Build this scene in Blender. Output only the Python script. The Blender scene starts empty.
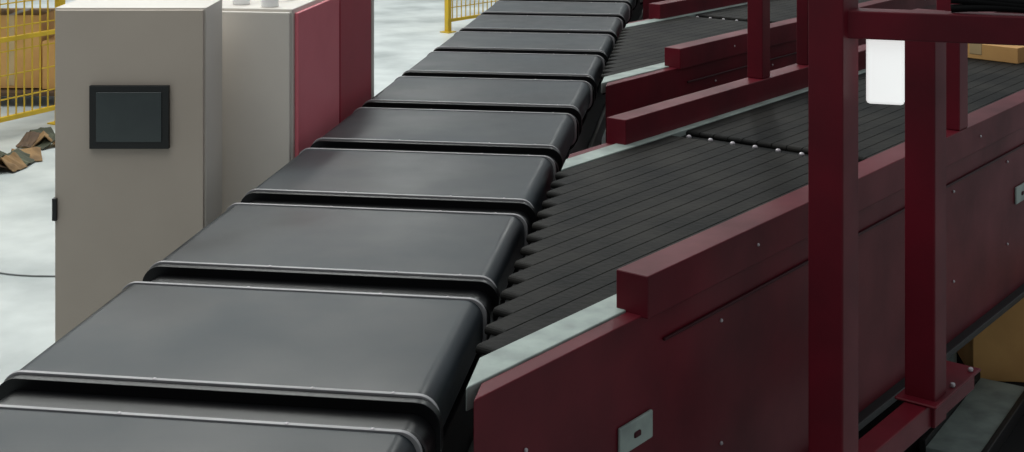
import bpy, bmesh, math, random
from mathutils import Vector, Matrix, noise
random.seed(4)
scene=bpy.context.scene
scene.view_settings.view_transform='Standard'
TH=math.radians(8.22); S_,C_=math.sin(TH),math.cos(TH)

def lin(c):
    return tuple(((v/255)/12.92 if v/255<=0.04045 else (((v/255)+0.055)/1.055)**2.4) for v in c)+(1,)
def mat(name,c,rough=.5,metal=0,c2=None,scale=5,bump=0,bscale=60,rvar=0,stretch=(1,1,1),spec=.5,coat=0,pos=(.35,.68)):
    m=bpy.data.materials.new(name); m.use_nodes=True
    nt=m.node_tree; b=nt.nodes['Principled BSDF']
    b.inputs['Roughness'].default_value=rough; b.inputs['Metallic'].default_value=metal
    b.inputs['Specular IOR Level'].default_value=spec; b.inputs['Coat Weight'].default_value=coat
    tc=nt.nodes.new('ShaderNodeTexCoord'); mp=nt.nodes.new('ShaderNodeMapping')
    mp.inputs['Scale'].default_value=stretch
    oi=nt.nodes.new('ShaderNodeObjectInfo'); va=nt.nodes.new('ShaderNodeVectorMath'); va.operation='ADD'
    sc=nt.nodes.new('ShaderNodeMath'); sc.operation='MULTIPLY'; sc.inputs[1].default_value=20
    nt.links.new(oi.outputs['Random'],sc.inputs[0])
    nt.links.new(tc.outputs['Object'],va.inputs[0]); nt.links.new(sc.outputs[0],va.inputs[1])
    nt.links.new(va.outputs[0],mp.inputs['Vector'])
    n=nt.nodes.new('ShaderNodeTexNoise'); n.inputs['Scale'].default_value=scale; n.inputs['Detail'].default_value=6
    nt.links.new(mp.outputs[0],n.inputs['Vector'])
    r=nt.nodes.new('ShaderNodeValToRGB')
    r.color_ramp.elements[0].position=pos[0]; r.color_ramp.elements[1].position=pos[1]
    if c2 is None: c2=tuple(max(0,v*.88) for v in c)
    r.color_ramp.elements[0].color=lin(c); r.color_ramp.elements[1].color=lin(c2)
    nt.links.new(n.outputs['Fac'],r.inputs['Fac']); nt.links.new(r.outputs['Color'],b.inputs['Base Color'])
    if rvar:
        mr=nt.nodes.new('ShaderNodeMapRange'); mr.inputs['From Min'].default_value=.3; mr.inputs['From Max'].default_value=.7
        mr.inputs['To Min'].default_value=rough-rvar; mr.inputs['To Max'].default_value=rough+rvar
        nt.links.new(n.outputs['Fac'],mr.inputs['Value']); nt.links.new(mr.outputs[0],b.inputs['Roughness'])
    if bump:
        n2=nt.nodes.new('ShaderNodeTexNoise'); n2.inputs['Scale'].default_value=bscale
        nt.links.new(mp.outputs[0],n2.inputs['Vector'])
        bp=nt.nodes.new('ShaderNodeBump'); bp.inputs['Strength'].default_value=bump; bp.inputs['Distance'].default_value=.01
        nt.links.new(n2.outputs['Fac'],bp.inputs['Height']); nt.links.new(bp.outputs[0],b.inputs['Normal'])
    return m
M={}
M['belt']=mat('belt_rubber',(7,12,18),.42,c2=(48,56,62),scale=2.6,bump=.05,bscale=3,rvar=.12,spec=.28,pos=(.34,.76))
M['blackgloss']=mat('black_cover',(7,7,9),.35,spec=.3)
M['alu']=mat('aluminium',(158,156,158),.55,.4)
M['bolt']=mat('zinc_bolt',(186,180,184),.4,.4)
M['maroon']=mat('maroon_paint',(98,20,33),.48,c2=(76,17,27),scale=4,rvar=.05,spec=.2)
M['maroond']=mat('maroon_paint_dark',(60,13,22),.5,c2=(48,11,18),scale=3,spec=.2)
M['strip']=mat('strip_belt_rubber',(15,15,15),.68,c2=(40,38,35),scale=5,bump=.15,bscale=60,spec=.12)
M['rubber']=mat('black_rubber',(10,10,11),.7,spec=.15)
M['galv']=mat('galvanised_steel',(156,168,162),.55,.1,c2=(126,136,132),scale=12)
M['steel']=mat('dark_steel',(22,20,22),.55,.2)
M['beige']=mat('beige_powdercoat',(190,178,165),.55,c2=(180,168,155),scale=2)
M['white']=mat('white_powdercoat',(220,213,204),.5,c2=(208,201,193),scale=2)
M['redpanel']=mat('red_panel',(224,120,132),.45,c2=(204,98,110),scale=2)
M['redpanel2']=mat('red_panel_dark',(176,62,78),.45,c2=(160,54,68),scale=2)
M['screen']=mat('hmi_glass',(62,70,70),.15,c2=(50,56,58))
M['bezel']=mat('hmi_bezel',(26,28,28),.5)
M['floor']=mat('epoxy_floor',(208,214,213),.4,c2=(154,161,161),scale=1.6,rvar=.1)
M['yellow']=mat('yellow_paint',(218,180,40),.5)
M['card']=mat('cardboard',(214,166,102),.8,c2=(194,146,88),scale=4)
M['cardd']=mat('dirty_cardboard',(150,118,78),.85,c2=(96,74,50),scale=9)
M['tape']=mat('packing_tape',(214,186,140),.3)
M['wall']=mat('wall_paint',(200,202,204),.8)
M['olive']=mat('olive_sheet',(74,78,58),.8,c2=(50,52,40),scale=12)
M['brown']=mat('brown_rack',(96,74,54),.8,c2=(70,54,42),scale=12)
M['plastic']=mat('white_plastic',(250,250,250),.4,c2=(244,244,244))
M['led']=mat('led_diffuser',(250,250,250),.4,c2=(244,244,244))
_b=M['led'].node_tree.nodes['Principled BSDF']; _b.inputs['Emission Color'].default_value=(1,1,.98,1); _b.inputs['Emission Strength'].default_value=.6  # emission added to brighten the white plate, not a known lamp
M['mat']=mat('dark_mat',(22,22,24),.8,spec=.2)  # near-black colour standing in for shade on the floor
M['gcable']=mat('grey_cable',(120,122,122),.6)

class MB:
    def __init__(s): s.bm=bmesh.new(); s.mats=[]
    def mi(s,m):
        if m not in s.mats: s.mats.append(m)
        return s.mats.index(m)
    def _set(s,verts,m):
        i=s.mi(m); f=set()
        for v in verts: f.update(v.link_faces)
        for q in f: q.material_index=i
    def box(s,x0,x1,y0,y1,z0,z1,m,rot=None):
        r=bmesh.ops.create_cube(s.bm,size=1)
        mt=Matrix.Translation(((x0+x1)/2,(y0+y1)/2,(z0+z1)/2))@(rot or Matrix())@Matrix.Diagonal((abs(x1-x0),abs(y1-y0),abs(z1-z0),1))
        bmesh.ops.transform(s.bm,matrix=mt,verts=r['verts']); s._set(r['verts'],m)
    def beam(s,a,b,w,h,m):
        a,b=Vector(a),Vector(b); d=b-a
        q=d.to_track_quat('Y','Z').to_matrix().to_4x4()
        r=bmesh.ops.create_cube(s.bm,size=1)
        bmesh.ops.transform(s.bm,matrix=Matrix.Translation((a+b)/2)@q@Matrix.Diagonal((w,d.length,h,1)),verts=r['verts']); s._set(r['verts'],m)
    def cyl(s,c,r,h,m,axis='Z',seg=16,r2=None):
        R={'Z':Matrix(),'X':Matrix.Rotation(math.pi/2,4,'Y'),'Y':Matrix.Rotation(math.pi/2,4,'X')}[axis]
        q=bmesh.ops.create_cone(s.bm,cap_ends=True,segments=seg,radius1=r,radius2=r if r2 is None else r2,depth=h)
        bmesh.ops.transform(s.bm,matrix=Matrix.Translation(c)@R,verts=q['verts']); s._set(q['verts'],m)
    def dome(s,c,r,m,sz=1):
        q=bmesh.ops.create_uvsphere(s.bm,u_segments=10,v_segments=6,radius=r)
        bmesh.ops.transform(s.bm,matrix=Matrix.Translation(c)@Matrix.Diagonal((1,1,sz,1)),verts=q['verts']); s._set(q['verts'],m)
    def prism(s,pts,z0,z1,m):
        lo=[s.bm.verts.new((x,y,z0)) for x,y in pts]; hi=[s.bm.verts.new((x,y,z1)) for x,y in pts]
        n=len(pts); fs=[s.bm.faces.new(lo[::-1]),s.bm.faces.new(hi)]
        for i in range(n): fs.append(s.bm.faces.new((lo[i],lo[(i+1)%n],hi[(i+1)%n],hi[i])))
        for f in fs: f.material_index=s.mi(m)
    def prof_y(s,pts,y0,y1,m):
        a=[s.bm.verts.new((x,y0,z)) for x,z in pts]; b=[s.bm.verts.new((x,y1,z)) for x,z in pts]
        n=len(pts); fs=[s.bm.faces.new(a),s.bm.faces.new(b[::-1])]
        for i in range(n): fs.append(s.bm.faces.new((a[(i+1)%n],a[i],b[i],b[(i+1)%n])))
        for f in fs: f.material_index=s.mi(m)
    def mesh(s,name):
        bmesh.ops.recalc_face_normals(s.bm,faces=s.bm.faces[:])
        me=bpy.data.meshes.new(name); s.bm.to_mesh(me); s.bm.free()
        for m in s.mats: me.materials.append(M[m])
        return me
    def obj(s,name,parent=None,bevel=.003,loc=(0,0,0),rz=0):
        return place(s.mesh(name),name,parent,bevel,loc,rz)
def place(me,name,parent=None,bevel=.003,loc=(0,0,0),rz=0):
    o=bpy.data.objects.new(name,me); scene.collection.objects.link(o)
    o.location=loc; o.rotation_euler=(0,0,rz)
    if parent: o.parent=parent
    if bevel:
        b=o.modifiers.new('bevel','BEVEL'); b.width=bevel; b.segments=2; b.limit_method='ANGLE'; b.angle_limit=math.radians(50)
        for p in me.polygons: p.use_smooth=True
        w=o.modifiers.new('wn','WEIGHTED_NORMAL'); w.keep_sharp=True
    return o
def empty(name,loc=(0,0,0),rz=0):
    e=bpy.data.objects.new(name,None); scene.collection.objects.link(e); e.location=loc; e.rotation_euler=(0,0,rz); e.empty_display_size=.2
    return e
def curve(name,pts,r,m,parent=None):
    cu=bpy.data.curves.new(name,'CURVE'); cu.dimensions='3D'; cu.bevel_depth=r; cu.bevel_resolution=3
    sp=cu.splines.new('NURBS'); sp.points.add(len(pts)-1)
    for p,q in zip(sp.points,pts): p.co=(*q,1)
    sp.use_endpoint_u=True; sp.order_u=4
    o=bpy.data.objects.new(name,cu); scene.collection.objects.link(o); cu.materials.append(M[m]); 
    if parent: o.parent=parent
    return o
def wpt(D,px):
    lat=(px-512)/1370*D
    return lat*C_-D*S_, lat*S_+D*C_

# ------------------------------------------------ room
b=MB(); b.box(-14,14,-4,26,-.1,0,'floor'); b.obj('floor',bevel=0)
b=MB(); b.box(-14,14,26,26.2,0,6,'wall'); b.obj('wall_back',bevel=0)
b=MB(); b.box(-14.2,-14,-4,26,0,6,'wall'); b.obj('wall_left',bevel=0)

# ------------------------------------------------ sorter
def rr(x0,x1,z0,z1,r,n=8):
    p=[]
    for cx,cz,a0 in ((x1-r,z1-r,0),(x0+r,z1-r,90),(x0+r,z0+r,180),(x1-r,z0+r,270)):
        for i in range(n+1):
            a=math.radians(a0+90*i/n); p.append((cx+r*math.cos(a),cz+r*math.sin(a)))
    return p
XL,XR=-1.315,-.474; P=.672; L=.53
b=MB()
b.prof_y(rr(XL+.004,XR-.012,.885,.999,.038),.01,L-.01,'belt')
for y in (0,L-.010):
    b.prof_y(rr(XL,XR-.004,.88,1.002,.040),y,y+.010,'alu')
b.prof_y(rr(XL-.003,XR+.003,.875,.998,.046),-.022,0,'blackgloss')
b.prof_y(rr(XL-.003,XR+.003,.875,.998,.046),L,L+.014,'blackgloss')
b.prof_y(rr(XL+.010,XR-.006,.86,.978,.045),L+.014,P-.022,'blackgloss')
for x in (XL+.3,XR-.24,XR-.09):
    for y in (.005,L-.005): b.dome((x,y,1.0015),.0045,'bolt',.5)
b.box(-1.15,-.62,.05,L-.05,.79,.9,'steel')
for x in (-1.2,-.6): b.cyl((x,L/2,.77),.05,.04,'rubber','X',20)
cm=b.mesh('carrier')
sorter=empty('cross_belt_sorter')
for k in range(-2,19):
    place(cm,'carrier',sorter,.002,(0,2.404+k*P,0))
b=MB()
for x in (-1.27,-.52):
    b.box(x-.03,x+.03,.6,15.4,.62,.7,'steel')
    b.box(x-.012,x+.012,.6,15.4,.7,.84,'steel')
b.box(-1.22,-.58,.6,15.4,.6,.63,'steel')
for i in range(8):
    y=1+i*2
    for x in (-1.22,-.58):
        b.box(x-.03,x+.03,y-.03,y+.03,0,.62,'maroond'); b.box(x-.06,x+.06,y-.06,y+.06,0,.012,'steel')
    b.box(-1.22,-.58,y-.025,y+.025,.25,.3,'maroond')
b.obj('track_frame',sorter)

# ------------------------------------------------ infeeds (local x = across, y = along the belt)
def edge(n): return -.925-1.732*n
def infeed(name,k):
    e=empty(name,(0,3.12*k,0),math.radians(-30))
    END=8.6
    b=MB()
    N=14; n0,n1=-2.43,-1.675; w=(n1-n0)/N
    for i in range(N):
        a=n0+i*w+.0015; c=n0+(i+1)*w-.0015; se=edge(a)+.01
        b.box(a,c,se+.010,3.95,.980,1.0,'strip'); b.cyl(((a+c)/2,se+.010,.990),.010,c-a,'strip','X',14)
        b.cyl(((a+c)/2,3.95,.990),.010,c-a,'strip','X',14)
    b.prism([(n0,edge(n0)+.04),(n1,edge(n1)+.04),(n1,3.99),(n0,3.99)],.93,.986,'rubber')
    b.obj('strip_belts',e,0)
    b=MB(); b.box(n0,n1,4.06,END,.965,.988,'rubber')
    for i in range(N):
        a=n0+i*w+.0015; c=n0+(i+1)*w-.0015
        b.box(a,c,4.055,END,.980,1.0,'strip'); b.cyl(((a+c)/2,4.055,.990),.010,c-a,'strip','X',14)
    b.box(n0,n1,3.955,4.04,.93,.985,'rubber')
    for i in range(9): b.dome((n0+.04+i*.083,4.0,.992),.009,'bolt',.8)
    b.obj('feed_belts',e,0)
    b=MB()
    b.prism([(-1.60,1.94),(-1.56,1.87),(-1.56,END),(-1.60,END)],.42,1.0,'maroon')
    b.prism([(-1.675,edge(-1.675)+.05),(-1.60,edge(-1.6)+.05),(-1.60,END),(-1.675,END)],.96,1.004,'galv')
    b.box(-1.625,-1.545,2.42,END,.995,1.085,'maroon')
    b.box(-1.56,-1.552,2.50,END,.925,.932,'maroond')
    b.box(-1.60,-1.53,1.95,END,.42,.44,'steel')
    b.prism([(-2.54,3.52),(-2.50,3.45),(-2.50,END),(-2.54,END)],.42,1.0,'maroon')
    b.prism([(-2.50,edge(-2.50)+.04),(-2.43,edge(-2.43)+.04),(-2.43,END),(-2.50,END)],.96,1.004,'galv')
    b.box(-2.535,-2.46,3.72,END,.995,1.085,'maroon')
    b.prism([(-2.50,3.7),(-1.60,2.1),(-1.60,END),(-2.50,END)],.86,.88,'steel')
    b.cyl((-2.05,4.0,.72),.09,.7,'steel','X',24)
    for s in (2.2,3.45,5.75,8.0):
        for n in (-1.58,-2.52):
            s2=3.8 if (n<-2 and s<3.6) else s
            if n<-2 and s<3: continue
            b.box(n-.03,n+.03,s2-.03,s2+.03,0,.5,'maroond'); b.box(n-.06,n+.06,s2-.06,s2+.06,0,.012,'steel')
        if s>3.6: b.box(-2.5,-1.6,s-.025,s+.025,.2,.25,'maroond')
    for s in (2.39,4.84,7.2):
        b.box(-1.56,-1.552,s-.062,s+.062,.738,.796,'galv')
        b.box(-1.555,-1.548,s-.012,s+.012,.760,.772,'maroond')
    for s in (2.02,2.75,3.3,4.2,4.7,5.6,6.6): 
        for z in ((.86,.80) if s<2.1 else (.90,.62)): b.dome((-1.558,s,z),.0045,'bolt')
    for s in (2.9,4.4,5.2,6.0): b.dome((-1.544,s,1.04),.004,'bolt')
    b.obj('side_frame',e,.003)
    return e
for k in range(4): infeed('induction_conveyor',k)

# ------------------------------------------------ gantry frame posts
R30=math.radians(-30)
g=empty('support_frame',(0,0,0),R30)
b=MB()
def tube(b,n,s,w,z0,z1,m='maroon'): b.box(n-w/2,n+w/2,s-w/2,s+w/2,z0,z1,m)
tube(b,-1.33,2.85,.084,0,2.3); b.box(-1.41,-1.25,2.77,2.93,0,.012,'maroon')
tube(b,-1.33,3.39,.08,.52,1.56)
b.box(-1.36,-1.30,2.89,3.66,.52,.58,'maroon')
b.box(-1.385,-1.275,3.32,3.64,.58,.588,'maroon')
for dn in (-.04,.04):
    for s in (3.47,3.60): b.cyl((-1.33+dn,s,.593),.008,.012,'bolt',seg=6)
def toloc(x,y): return (.866*x-.5*y,.5*x+.866*y)
A=(.2732,3.133); dirv=(.9885,-.151)
a=toloc(A[0]+.0*dirv[0],A[1]+.0*dirv[1]); c=toloc(A[0]+1.15*dirv[0],A[1]+1.15*dirv[1])
b.beam((a[0],a[1],1.588),(c[0],c[1],1.588),.06,.062,'maroon')
tube(b,c[0],c[1],.08,0,1.62)
b.obj('welded_tubes',g,.004)
b=MB()
f=toloc(A[0]+.112*dirv[0],A[1]+.112*dirv[1])
q=Matrix.Rotation(math.radians(30-8),4,'Z')
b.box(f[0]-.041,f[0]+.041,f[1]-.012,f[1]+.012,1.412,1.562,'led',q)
b.obj('led_work_lamp',g,.008)  # plain white plate under the beam, made to glow
for i in range(3):
    pts=[]
    for t in range(9):
        u=.25+t*.11; x,y=toloc(A[0]+u*dirv[0],A[1]+u*dirv[1]); pts.append((x,y,1.628+.012*i+.01*math.sin(t*1.7+i)))
    curve('cable_%d'%(i+1),pts,.009,'rubber',g)
sf=empty('scanner_frame',(0,0,0),R30)
b=MB()
tube(b,-2.50,4.70,.065,1.085,2.2); tube(b,-2.50,5.09,.05,1.085,2.2); tube(b,-1.585,4.26,.075,1.085,2.2)
b.box(-2.53,-2.47,4.2,5.15,2.2,2.26,'maroon'); b.beam((-2.5,4.23,2.23),(-1.585,4.23,2.23),.06,.06,'maroon')
b.obj('welded_tubes',sf,.004)

# ------------------------------------------------ cabinets
b=MB()
W=.477; Dp=.24; T=1.465
b.box(0,W,0,Dp,.06,T,'white'); b.box(.01,W-.01,.02,Dp-.01,0,.06,'steel')
b.box(.006,W-.006,-.018,0,.08,T-.006,'beige')
hx0,hx1=.118,.367; hz1=2-(85+162)/1370*4.3; hz0=2-(148+162)/1370*4.3
b.box(hx0,hx1,-.034,-.018,hz0,hz1,'bezel'); b.box(hx0+.022,hx1-.022,-.037,-.034,hz0+.022,hz1-.02,'screen')
b.box(0,.014,-.03,-.005,.80,.87,'bezel'); b.box(0,.014,-.03,-.005,.2,.27,'bezel')
cx,cy=wpt(4.32,55)
b.obj('control_cabinet',bevel=.004,loc=(cx,cy,0),rz=TH)
b=MB()
b.box(-2.0,-1.40,4.49,5.56,.06,1.42,'white'); b.box(-1.98,-1.42,4.51,5.54,0,.06,'steel')
b.box(-1.99,-1.405,4.472,4.49,.08,1.41,'white')
for y0,y1,m in ((4.51,5.03,'redpanel'),(5.045,5.52,'redpanel2')): b.box(-1.40,-1.385,y0,y1,.08,1.405,m)
b.box(-1.40,-1.382,5.525,5.56,.06,1.42,'white')
b.obj('electrical_cabinet',bevel=.004)
b=MB()
for i,(x,y) in enumerate(((-1.75,4.56),(-1.62,4.60),(-1.5,4.55))): b.cyl((x,y,1.435),.03,.03,'plastic',seg=20); b.cyl((x,y,1.455),.012,.012,'steel',seg=12)
b.obj('cable_gland_row',bevel=.003)
curve('power_cable',[(-1.75,4.56,1.46),(-1.7,4.6,1.55),(-1.6,4.75,1.44),(-1.5,4.6,1.44),(-1.45,4.9,1.44),(-1.6,5.2,1.44)],.008,'plastic')

# ------------------------------------------------ fences
def fence(name,p,q,h):
    p,q=Vector(p),Vector(q); d=q-p; Lf=d.length; n=max(1,round(Lf/1.0)); b=MB()
    for i in range(n+1):
        x=Lf*i/n; b.box(x-.025,x+.025,-.025,.025,0,h+.05,'yellow'); b.box(x-.06,x+.06,-.06,.06,0,.01,'yellow')
    for z in (.12,h*.5,h-.02): b.box(0,Lf,-.015,.015,z-.015,z+.015,'yellow')
    x=.07
    while x<Lf: b.box(x-.004,x+.004,-.004,.004,.12,h,'yellow'); x+=.07
    z=.25
    while z<h: b.box(0,Lf,-.004,.004,z-.004,z+.004,'yellow'); z+=.16
    b.obj(name,bevel=0,loc=(p.x,p.y,0),rz=math.atan2(d.y,d.x))
fence('safety_fence',wpt(8.2,-140),wpt(9.6,60),1.3)
fence('safety_fence',wpt(14.1,448),wpt(15.6,560),1.3)

def debris():
    bm=bmesh.new(); mats=['cardd','card','brown','olive']
    rnd=random.Random(7)
    for i in range(15):
        px=-60+i*8.3+rnd.uniform(-4,4); D=8.3+max(0,px)/50*.75+rnd.uniform(-.3,.15)
        x,y=wpt(D,px); a=rnd.uniform(0,3.1); sx,sy=rnd.uniform(.14,.3),rnd.uniform(.10,.22); hh=rnd.uniform(.02,.09)
        n=6; g=[]
        for u in range(n+1):
            row=[]
            for v in range(n+1):
                p=Vector(((u/n-.5)*sx,(v/n-.5)*sy,0))
                z=hh*max(0,1-abs(u/n-.5)*2.2)+.03*abs(noise.noise(Vector((u*.6+i*5,v*.6,i))))
                row.append(bm.verts.new((x+p.x*math.cos(a)-p.y*math.sin(a),y+p.x*math.sin(a)+p.y*math.cos(a),z+.004)))
            g.append(row)
        for u in range(n):
            for v in range(n):
                f=bm.faces.new((g[u][v],g[u+1][v],g[u+1][v+1],g[u][v+1])); f.material_index=(0,2,3,0,3)[i%5]
    me=bpy.data.meshes.new('cardboard_debris'); bm.to_mesh(me); bm.free()
    for m in mats: me.materials.append(M[m])
    o=bpy.data.objects.new('cardboard_debris',me); scene.collection.objects.link(o)
    so=o.modifiers.new('s','SOLIDIFY'); so.thickness=.006; so.offset=1
debris()
def carton(b,x0,x1,y0,y1,z0,z1):
    b.box(x0,x1,y0,y1,z0,z1,'card'); xm=(x0+x1)/2
    b.box(xm-.03,xm+.03,y0-.002,y1+.002,z0+.02,z1+.002,'tape')
b=MB()
for r in range(2):
    x=0
    while x<2.6:
        w=random.uniform(.25,.5); h=random.uniform(.3,.6); carton(b,x,x+w-.02,random.uniform(0,.08),.5,.12+r*.75,.12+r*.75+h); x+=w
for z in (.08,.83,1.6): b.box(-.05,2.65,-.05,.55,z,z+.03,'brown')
for x in (-.05,1.3,2.6):
    for y in (-.05,.52): b.box(x,x+.05,y,y+.05,0,1.7,'brown')
rx,ry=wpt(10.2,-250)
b.obj('carton_rack',bevel=.003,loc=(rx,ry,0),rz=math.radians(9))

b=MB(); carton(b,-.2,.2,-.28,.28,0,.07)
x,y=.5*6.45+.866*-2.15,.866*6.45+.5*2.15
b.obj('cardboard_parcel',loc=(x,y,1.0),rz=math.radians(-38))
b=MB(); carton(b,-.32,.32,-.2,.2,0,.34)
x,y=wpt(5.2,1048); b.obj('cardboard_box',loc=(x,y,.006),rz=math.radians(2))
b=MB(); b.prism([(-2.40,3.6),(-1.35,3.6),(-1.35,5.6),(-2.40,5.6)],0,.005,'mat'); b.obj('rubber_mat',bevel=0,rz=R30)  # dark sheet laid on the floor as painted shade under the conveyor
b=MB(); b.box(-.085,.085,-.34,.34,0,.03,'galv'); b.box(-.105,-.085,-.34,.34,0,.05,'steel'); b.box(.085,.105,-.34,.34,0,.05,'steel')
x,y=wpt(4.66,980); b.obj('cable_tray',loc=(x,y,.005),rz=math.radians(-25))
b=MB(); b.cyl((0,0,.1),.035,.2,'galv'); b.box(-.05,.05,-.05,.05,0,.012,'steel'); b.cyl((0,0,.21),.05,.02,'steel')
x,y=wpt(5.12,947); b.obj('bollard_foot',loc=(x,y,.005))
pa=wpt(6.4,-30); pb=wpt(6.15,20); pc=wpt(6.3,60); pd=wpt(6.2,110)
curve('floor_cable',[(*p,.004) for p in (pa,pb,pc,pd)],.0035,'gcable')

# ------------------------------------------------ light
w=bpy.data.worlds.new('world'); scene.world=w; w.use_nodes=True
nt=w.node_tree; bg=nt.nodes['Background']
tc=nt.nodes.new('ShaderNodeTexCoord'); dp=nt.nodes.new('ShaderNodeVectorMath'); dp.operation='DOT_PRODUCT'
dp.inputs[1].default_value=(-.12,.45,.45)
ad=nt.nodes.new('ShaderNodeMath'); ad.operation='MULTIPLY_ADD'; ad.inputs[1].default_value=.6; ad.inputs[2].default_value=.4
rp=nt.nodes.new('ShaderNodeValToRGB')
nt.links.new(tc.outputs['Generated'],dp.inputs[0]); nt.links.new(dp.outputs['Value'],ad.inputs[0]); nt.links.new(ad.outputs[0],rp.inputs['Fac']); nt.links.new(rp.outputs[0],bg.inputs['Color'])
rp.color_ramp.elements[0].color=(.16,.16,.17,1); rp.color_ramp.elements[1].color=(.84,.91,.94,1); rp.color_ramp.elements[1].position=.85
bg.inputs['Strength'].default_value=.64
def area(name,loc,size,e,rot=(0,0,0)):
    l=bpy.data.lights.new(name,'AREA'); l.shape='RECTANGLE'; l.size,l.size_y=size; l.energy=e; l.color=(.98,1,.96)
    o=bpy.data.objects.new(name,l); scene.collection.objects.link(o); o.location=loc; o.rotation_euler=rot
area('ceiling_lamp',(-5,9,7),(5,8),520)
area('ceiling_lamp',(-2,2,6),(3,4),95)
for x in (-10,-5,0): area('linear_ceiling_lamp',(x,19,8),(.7,14),260)  # unseen strip lights, added to streak highlights across the belts

cam=bpy.data.cameras.new('camera'); co=bpy.data.objects.new('camera',cam); scene.collection.objects.link(co)
co.location=(0,0,2); co.rotation_euler=(math.pi/2,0,TH); cam.sensor_width=36; cam.lens=36*1370/1024; cam.shift_y=-(226+162)/1024
cam.clip_start=.05
scene.camera=co
